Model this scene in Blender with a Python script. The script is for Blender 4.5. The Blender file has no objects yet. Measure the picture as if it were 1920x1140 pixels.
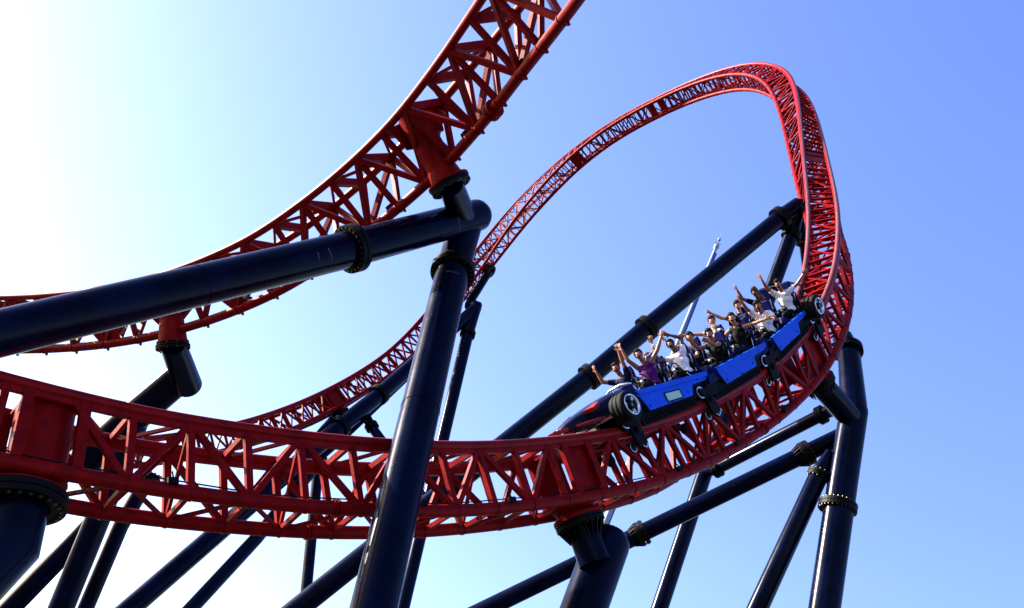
import bpy, bmesh, math, random
import numpy as np
from mathutils import Vector, Matrix
random.seed(7)
RAD=math.radians
scn=bpy.context.scene
# ------------------------------------------------------------------ camera
PITCH,ROLL,F,CH=RAD(30),RAD(27),2059.0,1.7
_r0=np.array([1.,0,0]);_u0=np.array([0,-math.sin(PITCH),math.cos(PITCH)]);_f=np.array([0,math.cos(PITCH),math.sin(PITCH)])
_r=math.cos(ROLL)*_r0+math.sin(ROLL)*_u0
_u=-math.sin(ROLL)*_r0+math.cos(ROLL)*_u0
CAM=np.array([0,0,CH])
MW=np.stack([_r,_u,_f])            # rows: view right, view up, view forward
def wdir(v): return np.asarray(v,float)@MW
def wpos(v): return CAM+np.asarray(v,float)@MW
def Q(px,py,z):
    """a place in the world seen in direction (px,py) at distance z along the view axis"""
    return wpos([(px-960)/F*z,-(py-570)/F*z,z])
cd=bpy.data.cameras.new('camera');cam=bpy.data.objects.new('camera',cd);scn.collection.objects.link(cam)
cam.matrix_world=Matrix(((_r[0],_u[0],-_f[0],CAM[0]),(_r[1],_u[1],-_f[1],CAM[1]),(_r[2],_u[2],-_f[2],CAM[2]),(0,0,0,1)))
cd.sensor_fit='HORIZONTAL';cd.sensor_width=36.0;cd.lens=36.0*F/1920.0;cd.clip_start=.1;cd.clip_end=9000
scn.camera=cam
# ------------------------------------------------------------------ sky and sun
SUN=wdir([-.86,.50,.50]);SUN/=np.linalg.norm(SUN)
el=math.asin(SUN[2]);az=math.atan2(SUN[0],SUN[1])
w=bpy.data.worlds.new('World');scn.world=w;w.use_nodes=True;nt=w.node_tree
sky=nt.nodes.new('ShaderNodeTexSky');sky.sky_type='NISHITA';sky.sun_disc=False
sky.sun_elevation=el;sky.sun_rotation=az;sky.air_density=1.15;sky.dust_density=1.4;sky.ozone_density=3.0;sky.altitude=0
bg=nt.nodes['Background'];bg.inputs[1].default_value=0.078
hs=nt.nodes.new('ShaderNodeHueSaturation');hs.inputs['Saturation'].default_value=1.12;hs.inputs['Hue'].default_value=.515
nt.links.new(sky.outputs[0],hs.inputs['Color']);
mx=nt.nodes.new('ShaderNodeMixRGB');mx.blend_type='MULTIPLY';mx.inputs[0].default_value=1;mx.inputs[2].default_value=(1.03,.932,1.08,1)
nt.links.new(hs.outputs[0],mx.inputs[1]);nt.links.new(mx.outputs[0],bg.inputs[0])
sl=bpy.data.lights.new('sun','SUN');sl.energy=4;sl.angle=RAD(.53);sl.color=(1,.93,.82)
so=bpy.data.objects.new('sun',sl);scn.collection.objects.link(so)
so.rotation_euler=Vector(SUN).to_track_quat('Z','Y').to_euler()
scn.view_settings.view_transform='Standard';scn.view_settings.look='None';scn.view_settings.exposure=2.7;scn.view_settings.gamma=1
# ------------------------------------------------------------------ materials
def paint(name,col,rough=.4,metal=0.,bump=0.,var=.0,scale=6.,coat=0.,spec=.5,var2=None):
    m=bpy.data.materials.new(name);m.use_nodes=True;t=m.node_tree;b=t.nodes['Principled BSDF']
    b.inputs['Base Color'].default_value=(*col,1);b.inputs['Roughness'].default_value=rough;b.inputs['Metallic'].default_value=metal
    b.inputs['Coat Weight'].default_value=coat;b.inputs['Coat Roughness'].default_value=.15;b.inputs['Specular IOR Level'].default_value=spec
    co=t.nodes.new('ShaderNodeTexCoord')
    if var or var2:
        n=t.nodes.new('ShaderNodeTexNoise');n.inputs['Scale'].default_value=scale;n.inputs['Detail'].default_value=6;n.inputs['Roughness'].default_value=.65
        t.links.new(co.outputs['Object'],n.inputs['Vector'])
        r=t.nodes.new('ShaderNodeValToRGB');r.color_ramp.elements[0].position=.3;r.color_ramp.elements[1].position=.72
        lo=var2 if var2 else tuple(c*(1-var) for c in col)
        r.color_ramp.elements[0].color=(*lo,1);r.color_ramp.elements[1].color=(*[min(1,c*(1+var*.5)) for c in col],1)
        t.links.new(n.outputs[0],r.inputs[0]);t.links.new(r.outputs[0],b.inputs['Base Color'])
        mr=t.nodes.new('ShaderNodeMapRange');mr.inputs[3].default_value=max(.05,rough-.08);mr.inputs[4].default_value=min(1,rough+.15)
        t.links.new(n.outputs[0],mr.inputs[0]);t.links.new(mr.outputs[0],b.inputs['Roughness'])
    if bump:
        n2=t.nodes.new('ShaderNodeTexNoise');n2.inputs['Scale'].default_value=scale*6;n2.inputs['Detail'].default_value=4
        t.links.new(co.outputs['Object'],n2.inputs['Vector'])
        bp=t.nodes.new('ShaderNodeBump');bp.inputs['Strength'].default_value=bump;bp.inputs['Distance'].default_value=.02
        t.links.new(n2.outputs[0],bp.inputs['Height']);t.links.new(bp.outputs[0],b.inputs['Normal'])
    return m
M={}
M['red']=paint('red_track_paint',(.16,.0012,.0018),.44,bump=.08,var=.5,scale=5.0,spec=.05)
M['rail']=paint('red_rail_paint',(.175,.0015,.0022),.36,var=.45,scale=3.5,spec=.07,bump=.03)
M['navy']=paint('navy_support_paint',(.0006,.0020,.0125),.17,bump=.05,var=.7,scale=1.1,spec=.05)
M['bolt']=paint('galvanised_bolts',(.06,.05,.022),.4,metal=.9,var=.3,scale=20)
M['black_steel']=paint('black_steel',(.0015,.0014,.0013),.5,var=.5,scale=8,bump=.1,spec=.07)
M['blue']=paint('blue_body_paint',(.004,.068,.55),.4,var=.22,scale=5,spec=.10)
M['dark_blue']=paint('dark_blue_plastic',(.001,.003,.05),.4,var=.3,scale=5,spec=.07)
M['bonnet']=paint('bonnet_paint',(.0008,.0016,.018),.35,var=.3,scale=4,spec=.12)
M['rubber']=paint('tyre_rubber',(.003,.003,.0033),.75,var=.3,scale=12,bump=.2,spec=.12)
M['chrome']=paint('chrome',(.6,.62,.65),.2,metal=1.,var=.1,scale=9)
M['seatpad']=paint('black_seat_padding',(.0018,.0018,.0024),.6,var=.3,scale=9,bump=.1,spec=.1)
M['nose_red']=paint('red_nose_trim',(.16,.006,.004),.35,var=.3,scale=6,spec=.15)
M['plate']=paint('pale_green_plate',(.30,.48,.36),.5,var=.08,scale=20)
M['ground']=paint('asphalt_ground',(.06,.055,.05),.9,var=.35,scale=.15,bump=.3)
M['mast_white']=paint('white_mast_paint',(.16,.19,.26),.5,var=.1,scale=.3)
M['mast_blue']=paint('blue_mast_paint',(.008,.05,.24),.45,var=.1,scale=.3)
M['concrete']=paint('footing_concrete',(.35,.34,.31),.9,var=.25,scale=3,bump=.3)
M['worn_highlight']=paint('worn_steel_highlight',(.16,.055,.045),.38,metal=.3,var=.5,scale=9,spec=.3)  # worn steel whose pale tone also carries the rails' sunlit highlight
M['chalk']=paint('white_chalk',(.12,.12,.13),.9,spec=.1)
# ------------------------------------------------------------------ mesh helpers
class MB:
    def __init__(s): s.v=[];s.f=[];s.sm=[]
    def add(s,vs,fs,smooth=False):
        o=len(s.v);s.v+= [tuple(map(float,p)) for p in vs];s.f+=[tuple(i+o for i in f) for f in fs];s.sm+=[smooth]*len(fs)
    def tube(s,pts,r,n=12,cap=True,ups=None):
        P=np.array(pts,float);k=len(P);R=np.broadcast_to(np.array(r,float),(k,))
        T=np.zeros_like(P);T[1:-1]=P[2:]-P[:-2];T[0]=P[1]-P[0];T[-1]=P[-1]-P[-2];T/=np.linalg.norm(T,axis=1)[:,None]+1e-12
        a=np.array([0,0,1.]) if abs(T[0][2])<.9 else np.array([1.,0,0])
        U=np.cross(T[0],a);U/=np.linalg.norm(U);vs=[]
        ang=np.arange(n)*2*math.pi/n
        for i in range(k):
            U=U-T[i]*(U@T[i]);U/=np.linalg.norm(U);V=np.cross(T[i],U)
            vs.append(P[i]+R[i]*(np.cos(ang)[:,None]*U+np.sin(ang)[:,None]*V))
        vs=np.concatenate(vs);fs=[]
        for i in range(k-1):
            for j in range(n):
                j2=(j+1)%n;fs.append((i*n+j,i*n+j2,(i+1)*n+j2,(i+1)*n+j))
        s.add(vs,fs,True)
        if cap:
            s.add(vs[:n],[tuple(range(n))[::-1]]);s.add(vs[-n:],[tuple(range(n))])
    def beam(s,a,b,w,h,up=(0,0,1)):
        a=np.array(a,float);b=np.array(b,float);t=b-a;t/=np.linalg.norm(t)+1e-12;up=np.array(up,float)
        x=np.cross(t,up)
        if np.linalg.norm(x)<1e-4: x=np.cross(t,[1,0,0])
        x/=np.linalg.norm(x);y=np.cross(x,t);vs=[]
        for p in (a,b):
            for sx,sy in ((-1,-1),(1,-1),(1,1),(-1,1)): vs.append(p+x*sx*w/2+y*sy*h/2)
        s.add(vs,[(3,2,1,0),(4,5,6,7),(0,1,5,4),(1,2,6,5),(2,3,7,6),(3,0,4,7)])
    def ring(s,c,ax,r0,r1,t,n=28):
        """flat ring (disc with a hole when r0>0) of thickness t round axis ax"""
        c=np.array(c,float);ax=np.array(ax,float);ax/=np.linalg.norm(ax)
        a=np.array([0,0,1.]) if abs(ax[2])<.9 else np.array([1.,0,0]);U=np.cross(ax,a);U/=np.linalg.norm(U);V=np.cross(ax,U)
        ang=np.arange(n)*2*math.pi/n;ci=np.cos(ang)[:,None]*U+np.sin(ang)[:,None]*V
        prof=[(r0,-t/2),(r1,-t/2),(r1,t/2),(r0,t/2)]
        vs=np.concatenate([c+ci*r+ax*h for r,h in prof]);fs=[]
        for i in range(4):
            i2=(i+1)%4
            for j in range(n):
                j2=(j+1)%n;fs.append((i*n+j,i*n+j2,i2*n+j2,i2*n+j))
        s.add(vs,fs)
    def lathe(s,c,ax,prof,n=24,smooth=True):
        c=np.array(c,float);ax=np.array(ax,float);ax/=np.linalg.norm(ax)
        a=np.array([0,0,1.]) if abs(ax[2])<.9 else np.array([1.,0,0]);U=np.cross(ax,a);U/=np.linalg.norm(U);V=np.cross(ax,U)
        ang=np.arange(n)*2*math.pi/n;ci=np.cos(ang)[:,None]*U+np.sin(ang)[:,None]*V
        vs=np.concatenate([c+ci*max(r,1e-4)+ax*h for r,h in prof]);fs=[]
        for i in range(len(prof)-1):
            for j in range(n):
                j2=(j+1)%n;fs.append((i*n+j,i*n+j2,(i+1)*n+j2,(i+1)*n+j))
        s.add(vs,fs,smooth)
    def sphere(s,c,r,n=12,m=8,sc=(1,1,1)):
        vs=[];fs=[]
        for i in range(m+1):
            th=math.pi*i/m
            for j in range(n):
                ph=2*math.pi*j/n;vs.append((c[0]+r*sc[0]*math.sin(th)*math.cos(ph),c[1]+r*sc[1]*math.sin(th)*math.sin(ph),c[2]+r*sc[2]*math.cos(th)))
        for i in range(m):
            for j in range(n):
                j2=(j+1)%n;fs.append((i*n+j,(i+1)*n+j,(i+1)*n+j2,i*n+j2))
        s.add(vs,fs,True)
    def prism(s,poly,axis_from,axis_to,smooth=False):
        """extrude: poly is a list of 3d points, moved by vector axis_from..axis_to"""
        a=[np.array(p,float)+np.array(axis_from) for p in poly];b=[np.array(p,float)+np.array(axis_to) for p in poly];n=len(poly)
        fs=[tuple(range(n))[::-1],tuple(range(n,2*n))]+[(i,(i+1)%n,(i+1)%n+n,i+n) for i in range(n)]
        s.add(a+b,fs,smooth)
    def mesh(s,name):
        me=bpy.data.meshes.new(name);me.from_pydata(s.v,[],s.f);me.polygons.foreach_set('use_smooth',s.sm)
        bm=bmesh.new();bm.from_mesh(me);bmesh.ops.recalc_face_normals(bm,faces=bm.faces);bm.to_mesh(me);bm.free()
        me.update();return me
    def build(s,name,mat,parent=None,bevel=0):
        o=bpy.data.objects.new(name,s.mesh(name));scn.collection.objects.link(o)
        o.data.materials.append(M[mat] if isinstance(mat,str) else mat)
        if parent: o.parent=parent
        if bevel:
            md=o.modifiers.new('bevel','BEVEL');md.width=bevel;md.segments=2;md.limit_method='ANGLE';md.angle_limit=RAD(35)
        return o
def tag(o,label=None,cat=None,group=None,kind=None):
    if label: o['label']=label
    if cat: o['category']=cat
    if group: o['group']=group
    if kind: o['kind']=kind
    return o
def thing(name,label,cat,group=None,mat4=None,loc=None):
    o=bpy.data.objects.new(name,None);o.empty_display_size=.3;scn.collection.objects.link(o)
    if mat4 is not None: o.matrix_world=mat4
    if loc is not None: o.location=loc
    return tag(o,label,cat,group)
# ------------------------------------------------------------------ ground
g=MB();g.add([(-4000,-4000,0),(4000,-4000,0),(4000,4000,0),(-4000,4000,0)],[(0,1,2,3)])
tag(g.build('ground','ground'),kind='structure')
# ------------------------------------------------------------------ track centre lines (millimetres along the view's right/up/forward axes: running-rail midpoint, cross direction, downward direction)
SA="-7596;-746;13537;-604;-412;682;-32;-843;-538 -6415;-1255;14308;-615;-482;623;52;-819;-573 -5237;-1690;15121;-586;-521;620;128;-818;-563 -4020;-2013;15934;-555;-530;644;159;-840;-533 -2802;-2270;16766;-572;-522;636;201;-858;-491 -1658;-2461;17708;-623;-495;606;256;-874;-428 -586;-2591;18746;-628;-484;606;297;-879;-386 506;-2642;19770;-594;-486;638;325;-872;-366 1606;-2627;20786;-595;-493;632;371;-857;-330 2626;-2521;21874;-625;-479;613;423;-860;-244 3571;-2296;23013;-663;-376;640;405;-899;-108 4517;-1969;24127;-681;-261;681;360;-927;8 5477;-1560;25201;-694;-220;685;368;-922;82 6372;-1055;26289;-718;-245;650;419;-897;129 7138;-475;27434;-748;-291;593;463;-872;160 7778;130;28645;-777;-324;531;476;-859;185 8320;723;29909;-809;-329;472;458;-862;208 8786;1296;31214;-847;-306;422;420;-875;231 9209;1851;32541;-883;-265;380;373;-891;252 9603;2394;33882;-913;-212;343;314;-907;274 9973;2929;35234;-937;-150;307;246;-920;298 10320;3463;36592;-957;-83;272;172;-928;324 10652;4002;37951;-969;-12;236;97;-929;351 10970;4554;39309;-976;58;202;22;-924;377 11281;5122;40663;-976;127;169;-50;-913;400 11587;5706;42009;-970;193;135;-120;-898;420 11892;6302;43352;-958;260;100;-192;-877;434 12194;6905;44692;-940;329;62;-269;-852;444 12492;7510;46031;-915;397;20;-348;-821;448 12782;8118;47372;-883;463;-26;-427;-784;446 13055;8727;48715;-843;528;-77;-504;-742;435 13304;9339;50061;-792;589;-134;-581;-694;412 13512;9953;51413;-730;648;-197;-662;-641;367 13650;10560;52776;-658;702;-258;-740;-591;290 13676;11137;54156;-585;748;-306;-801;-554;178 13546;11650;55552;-525;784;-328;-832;-538;45 13248;12061;56956;-490;810;-321;-832;-537;-89 12804;12343;58353;-477;828;-297;-809;-541;-211 12241;12487;59729;-477;837;-267;-774;-542;-317 11579;12502;61069;-481;840;-239;-734;-534;-410 10830;12408;62360;-489;838;-217;-690;-523;-493 9999;12219;63589;-500;834;-204;-638;-514;-567 9090;11941;64744;-518;827;-198;-578;-508;-633 8117;11582;65822;-540;814;-200;-509;-504;-693 7084;11132;66806;-567;794;-207;-429;-497;-749 6015;10578;67690;-599;764;-225;-333;-490;-799 4922;9907;68456;-632;726;-259;-217;-482;-841 3817;9123;69085;-657;681;-312;-83;-473;-869 2717;8234;69563;-666;634;-386;68;-462;-875 1630;7260;69882;-650;590;-474;225;-449;-857 568;6221;70043;-605;554;-567;374;-431;-813 -449;5126;70047;-526;529;-659;512;-417;-740 -1422;4002;69890;-403;518;-744;636;-418;-634 -2357;2887;69556;-230;520;-809;735;-442;-492 -3254;1815;69032;-25;525;-836;795;-490;-330 -4100;810;68321;174;526;-821;810;-546;-179 -4877;-126;67454;334;523;-776;791;-600;-66 -5592;-994;66466;451;520;-720;757;-649;3 -6261;-1786;65386;533;519;-666;719;-693;32 -6910;-2490;64235;590;519;-616;680;-732;31 -7557;-3097;63028;631;522;-572;646;-762;13 -8204;-3611;61778;658;530;-534;623;-780;-14 -8840;-4052;60494;670;546;-503;612;-789;-44 -9468;-4439;59189;675;559;-480;605;-794;-72 -10099;-4778;57871;685;559;-468;588;-805;-95 -10749;-5070;56552;706;533;-465;549;-830;-109 -11427;-5311;55237;740;477;-471;485;-866;-111 -12131;-5505;53927;775;403;-482;407;-904;-103 -12860;-5660;52626;802;331;-494;330;-936;-96 -13614;-5764;51334;816;277;-505;268;-957;-96 -14391;-5828;50053;820;245;-516;225;-968;-103 -15189;-5858;48783;818;229;-527;197;-973;-116 -16008;-5854;47527;813;224;-538;180;-974;-133 -16850;-5823;46286;805;225;-549;167;-974;-152 -17714;-5770;45062;796;225;-561;154;-974;-170 -18603;-5679;43858;788;221;-574;139;-974;-183 -19515;-5565;42672;781;214;-586;123;-975;-190"
SB="-12888;-4;25849;413;-292;862;-112;-956;-271 -11532;22;25208;416;-272;868;-95;-962;-255 -10176;72;24571;423;-246;872;-56;-967;-245 -8823;194;23937;437;-213;873;10;-969;-242 -7486;424;23304;454;-173;873;98;-964;-243 -6179;787;22669;473;-124;872;196;-948;-243 -4925;1284;22021;501;-62;862;303;-919;-244 -3768;1929;21329;546;8;836;390;-887;-246 -2709;2633;20540;601;112;785;435;-871;-214 -1788;3323;19590;666;232;705;481;-859;-173 -991;3983;18508;733;249;631;461;-870;-182 -287;4579;17332;818;230;519;380;-905;-187 272;5036;16027;878;277;381;356;-922;-144 669;5376;14626;883;361;297;415;-908;-96"

def load(S):
    Z=np.array([[int(a) for a in r.split(';')] for r in S.split()],float)/1000
    n=len(Z);t=np.arange(n)
    # Catmull-Rom refinement
    out=[];m=6
    for i in range(n-1):
        p0=Z[max(i-1,0)] if i>0 else 2*Z[0]-Z[1];p1=Z[i];p2=Z[i+1];p3=Z[i+2] if i+2<n else 2*Z[-1]-Z[-2]
        for k in range(m):
            u=k/m;out.append(.5*((2*p1)+(-p0+p2)*u+(2*p0-5*p1+4*p2-p3)*u*u+(-p0+3*p1-3*p2+p3)*u**3))
    out.append(Z[-1]);Z=np.array(out)
    C=np.array([wpos(v) for v in Z[:,:3]]);L=Z[:,3:6]@MW;D=Z[:,6:9]@MW
    T=np.gradient(C,axis=0);T/=np.linalg.norm(T,axis=1)[:,None]
    D=D-T*(D*T).sum(1)[:,None];D/=np.linalg.norm(D,axis=1)[:,None]
    L=L-T*(L*T).sum(1)[:,None]-D*(L*D).sum(1)[:,None];L/=np.linalg.norm(L,axis=1)[:,None]
    s=np.r_[0,np.cumsum(np.linalg.norm(np.diff(C,axis=0),axis=1))]
    return s,C,L,D,T
class Track:
    def __init__(s,S): s.s,s.C,s.L,s.D,s.T=load(S)
    def at(s,q):
        f=lambda A:np.array([np.interp(q,s.s,A[:,j]) for j in range(3)])
        L=f(s.L);D=f(s.D);T=f(s.T)
        return f(s.C),L/np.linalg.norm(L),D/np.linalg.norm(D),T/np.linalg.norm(T)
TA=Track(SA);TB=Track(SB)
W2,HH=.45,1.1
def ptA(q,x,d):   # x across, d down from the running rails
    c,l,dd,t=TA.at(q);return c+l*x+dd*d
def ptB(q,x,d):
    c,l,dd,t=TB.at(q);return c+l*x+dd*d
smax=TA.s[-1]
rootA=thing('coaster_track','red four-rail coaster track carrying the train and sweeping up into the tall banked turn','roller coaster track',loc=TA.C[0]-np.array([0,0,0]))
inv=-Vector(rootA.location)
def reparent(o,root):
    o.parent=root;o.matrix_parent_inverse=Matrix.Translation(-Vector(root.location));return o
qs=TA.s
for x in (-W2,W2):
    b=MB();b.tube([ptA(q,x,0) for q in qs],.082 if True else 0,14)
    # flat flange plate under the running rail
    for i in range(len(qs)-1):
        a0=ptA(qs[i],x,.085);a1=ptA(qs[i+1],x,.085);b.beam(a0,a1,.07,.13,up=TA.D[i])
    reparent(b.build('running_rail','rail'),rootA)
for x in (-W2,W2):
    b=MB();b.tube([ptA(q,x,HH) for q in qs],.104,14)
    q=2.85-.82*3
    while q<smax-.3:
        c=ptA(q,x,HH);b.ring(c,TA.at(q)[3],.08,.114,.03,16);q+=.82
    for q in (5.75,17.,28.5):
        c=ptA(q,x,HH);t=TA.at(q)[3];b.ring(c+t*.03,t,.08,.125,.035,16);b.ring(c-t*.03,t,.08,.125,.035,16)
    reparent(b.build('lower_chord','red'),rootA)
# plate box frames that carry the support heads
boxesA=[(1.85,.36),(10.9,.31),(20.2,.36),(37.3,.6),(63.2,.2),(70.0,.26),(95.4,.45)]
def inbox(q,pad=.05):
    return any(abs(q-c)<h+pad for c,h in boxesA)
nodes=[];q=2.85-.82*3
while q<smax-.2:
    nodes.append(q);q+= .82 if q<22 or q>46 else (.82+(min(q,26)-22)/4*.45 if q<26 else (1.27 if q<42 else 1.0))
def bay(b,q0,q1,k):
    mw=.100 if q0<30 else .095
    top={};bot={}
    for q in (q0,q1):
        for x in (-W2,W2): top[q,x]=ptA(q,x,.05);bot[q,x]=ptA(q,x,HH)
    l,dd=TA.at(q0)[1:3]
    up=(k%2==0)
    if not inbox(q0):
        for x in (-W2,W2): b.beam(top[q0,x],bot[q0,x],mw,mw*.85,up=l)
        b.beam(top[q0,-W2],top[q0,W2],.07,.09,up=dd)
        b.beam(bot[q0,-W2],bot[q0,W2],.07,.07,up=dd)
        # gusset triangles at the rail node
        for x in (-W2,W2):
            c=ptA(q0,x,.0)
            n=top[q0,x];t=TA.at(q0)[3];s_=(1 if up else 0)
            if s_: b.prism([n-t*.17,n+t*.17,n+dd*.24],-l*.012,l*.012)
            else:
                m=bot[q0,x];b.prism([m-t*.17,m+t*.17,m-dd*.24],-l*.012,l*.012)
    if not inbox((q0+q1)/2,.1):
        for x in (-W2,W2):
            if up: b.beam(top[q0,x],bot[q1,x],mw*.9,mw*.8,up=l)
            else: b.beam(bot[q0,x],top[q1,x],mw*.9,mw*.8,up=l)
        s_=1 if up else -1
        b.beam(top[q0,-W2*s_],top[q1,W2*s_],.05,.05,up=dd)
        b.beam(bot[q0,W2*s_],bot[q1,-W2*s_],.05,.05,up=dd)
    if q0>22:
        qm=(q0+q1)/2;dm=TA.at(qm)[2]
        b.beam(ptA(qm,-W2,.05),ptA(qm,W2,.05),.055,.07,up=dm);b.beam(ptA(qm,-W2,HH),ptA(qm,W2,HH),.05,.05,up=dm)
    # cross brace inside the box
    if up and not inbox(q0): b.beam(top[q0,-W2],bot[q0,W2],.05,.05,up=TA.at(q0)[3])
NB=98;rest=MB()
for k in range(len(nodes)-1):
    if k<NB:
        b=MB();bay(b,nodes[k],nodes[k+1],k)
        if b.v: reparent(b.build('truss_bay','red'),rootA)
    else: bay(rest,nodes[k],nodes[k+1],k)
tag(reparent(rest.build('truss_bay','red'),rootA),kind='stuff')
def platebox(b,q,h):
    for x in (-W2,W2):
        sg=1 if x>0 else -1
        for e in (-1,1):
            q0=q+e*h;c,l,dd,t=TA.at(q0)
            b.prism([ptA(q0,x-.0,.02)-t*.07,ptA(q0,x,.02)+t*.07,ptA(q0,x,HH-.03)+t*.07,ptA(q0,x,HH-.03)-t*.07],-l*.05,l*.05)
        a=[ptA(q-h,x-sg*.07,.05),ptA(q+h,x-sg*.07,.05),ptA(q+h,x-sg*.07,HH-.05),ptA(q-h,x-sg*.07,HH-.05)]
        l=TA.at(q)[1]
        if q>3: b.prism(a,-l*.012,l*.012)
    if q<3:
        b.tube([ptA(q,0,.06),ptA(q,0,HH-.03)],.37,40)
    for d in (.06,HH-.02):
        a=[ptA(q-h,-W2,d),ptA(q+h,-W2,d),ptA(q+h,W2,d),ptA(q-h,W2,d)];dd=TA.at(q)[2];b.prism(a,-dd*.02,dd*.02)
for q,h in boxesA:
    b=MB();platebox(b,q,h);reparent(b.build('plate_box','red'),rootA)
# pale bands on the rail tops: wheel wear plus sunlit highlight put into the colour
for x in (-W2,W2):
    b=MB();b.tube([ptA(q,x,-.022) for q in qs],.064,12);reparent(b.build('wear_highlight_band','worn_highlight'),rootA)
# splice clamps and small sensor boxes on the near lower chord
for q in (3.4,7.1,8.9,13.2,15.6,17.9):
    b=MB();c,l,dd,t=TA.at(q);p=ptA(q,-W2,HH);b.beam(p-l*.10-t*.07-dd*.09,p-l*.10+t*.07-dd*.09,.07,.09,up=dd);b.tube([p-l*.09-dd*.05,p-l*.12-dd*.12,p-l*.07-dd*.24],.012,6)
    reparent(b.build('sensor_box','black_steel'),rootA)
b=MB();b.tube([ptA(q,W2+.06,HH-.04)+np.array([0,0,.02*math.sin(q*1.7)]) for q in np.arange(.5,24,.3)],.018,6);reparent(b.build('conduit','black_steel'),rootA)
# cable running along the near lower chord
b=MB();b.tube([ptA(q,-W2-.02,HH-.13)+np.array([0,0,.015*math.sin(q*2.3)]) for q in np.arange(.5,22,.25)],.012,6);reparent(b.build('cable','black_steel'),rootA)

#B
rootB=thing('coaster_track','red three-rail track crossing behind the long navy beam and leaving the picture at the top','roller coaster track',loc=TB.C[0])
qb=TB.s
for x in (-W2,W2):
    b=MB();b.tube([ptB(q,x,0) for q in qb],.078,12)
    reparent(b.build('running_rail','rail'),rootB)
b=MB();b.tube([ptB(q,0,HH) for q in qb],.095,14)
q=.3
while q<qb[-1]-.2:
    b.ring(ptB(q,0,HH),TB.at(q)[3],.08,.106,.03,14)
    c,l,dd,t=TB.at(q);b.beam(c+dd*(HH+.08)+t*.1,c+dd*(HH+.15)+t*.1,.05,.03,up=t)
    q+=.85
reparent(b.build('spine_tube','red'),rootB)
b=MB();q=15.35
c=ptB(q,0,HH);t=TB.at(q)[3]
for e in (-.045,.045): b.ring(c+t*e,t,.08,.17,.06,18)
reparent(b.build('flange_collar','red'),rootB)
pilB=[(6.3,.25,1.36),(13.5,.27,1.40)]
nd=[.3+.85*i for i in range(int((qb[-1]-.4)/.85))]
for k in range(len(nd)-1):
    b=MB();q0,q1=nd[k],nd[k+1]
    l,dd=TB.at(q0)[1:3];sp0,sp1=ptB(q0,0,HH),ptB(q1,0,HH)
    for x in (-W2,W2):
        a0,a1=ptB(q0,x,.03),ptB(q1,x,.03)
        if k%2==0: b.beam(a0,sp1,.10,.09,up=l)
        else: b.beam(sp0,a1,.10,.09,up=l)
        b.beam(a0,sp0,.095,.085,up=l)
    b.beam(ptB(q0,-W2,.03),ptB(q0,W2,.03),.10,.15,up=dd)
    s_=1 if k%2 else -1
    b.beam(ptB(q0,-W2*s_,.03),ptB(q1,W2*s_,.03),.05,.05,up=dd)
    reparent(b.build('truss_bay','red'),rootB)
for q,r,ln in pilB:
    b=MB();c,l,dd,t=TB.at(q);b.tube([c-dd*.02,c+dd*(ln-.02)],r,22)
    for e in (-1,1): b.prism([c+t*e*r*.9+l*-W2,c+t*e*r*.9+l*W2,c+t*e*r*.9+l*r+dd*.5,c+t*e*r*.9-l*r+dd*.5],-t*.02,t*.02)
    b.lathe(c,dd,[(r,ln-.3 if q>10 else ln-.5),(r*1.12 if q>10 else r*1.2,ln-.05),(r*1.45 if q>10 else r*1.32,ln-.04),(r*1.45 if q>10 else r*1.32,ln),(0,ln)],26,False)
    reparent(b.build('support_pillar','red'),rootB)
b=MB();q=4.7
for x in (-W2,W2):
    for e in (-.18,.18):
        l,dd,t=TB.at(q)[1:];b.prism([ptB(q+e,x,0)-t*.1,ptB(q+e,x,0)+t*.1,ptB(q+e,0,HH)+t*.1,ptB(q+e,0,HH)-t*.1],-l*.02,l*.02)
reparent(b.build('plate_box','red'),rootB)
# red connecting heads below track A
headsA=[(1.74,.36,.56,.20),(10.8,.30,.46,.24),(20.55,.26,.40,.30),(79.6,.26,.38,.3),(95.4,.26,.38,.3),(33.5,.24,.34,.2)]
HEADS={}
for q,r,R,ln in headsA:
    c,l,dd,t=TA.at(q);base=c+dd*(HH+.02);b=MB()
    b.lathe(base,dd,[(r*1.5,0),(r*1.15,ln*.4),(R,ln-.06),(R,ln),(0,ln)],30,False)
    reparent(b.build('support_head','red'),rootA);HEADS[q]=(base+dd*ln,dd)

b=MB();b.tube([ptB(q,.10,HH-.10)+np.array([0,0,.015*math.sin(q*2.1)]) for q in np.arange(.5,qb[-1]-.3,.3)],.015,6);reparent(b.build('conduit','black_steel'),rootB)
for q in (8.2,12.0,14.4,16.6):
    b=MB();c,l,dd,t=TB.at(q);p=c+dd*(HH-.12)+l*.04;b.beam(p-t*.07,p+t*.07,.11,.10,up=dd);b.tube([p,p-dd*.09+l*.06],.014,6);reparent(b.build('sensor_box','black_steel'),rootB)
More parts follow.
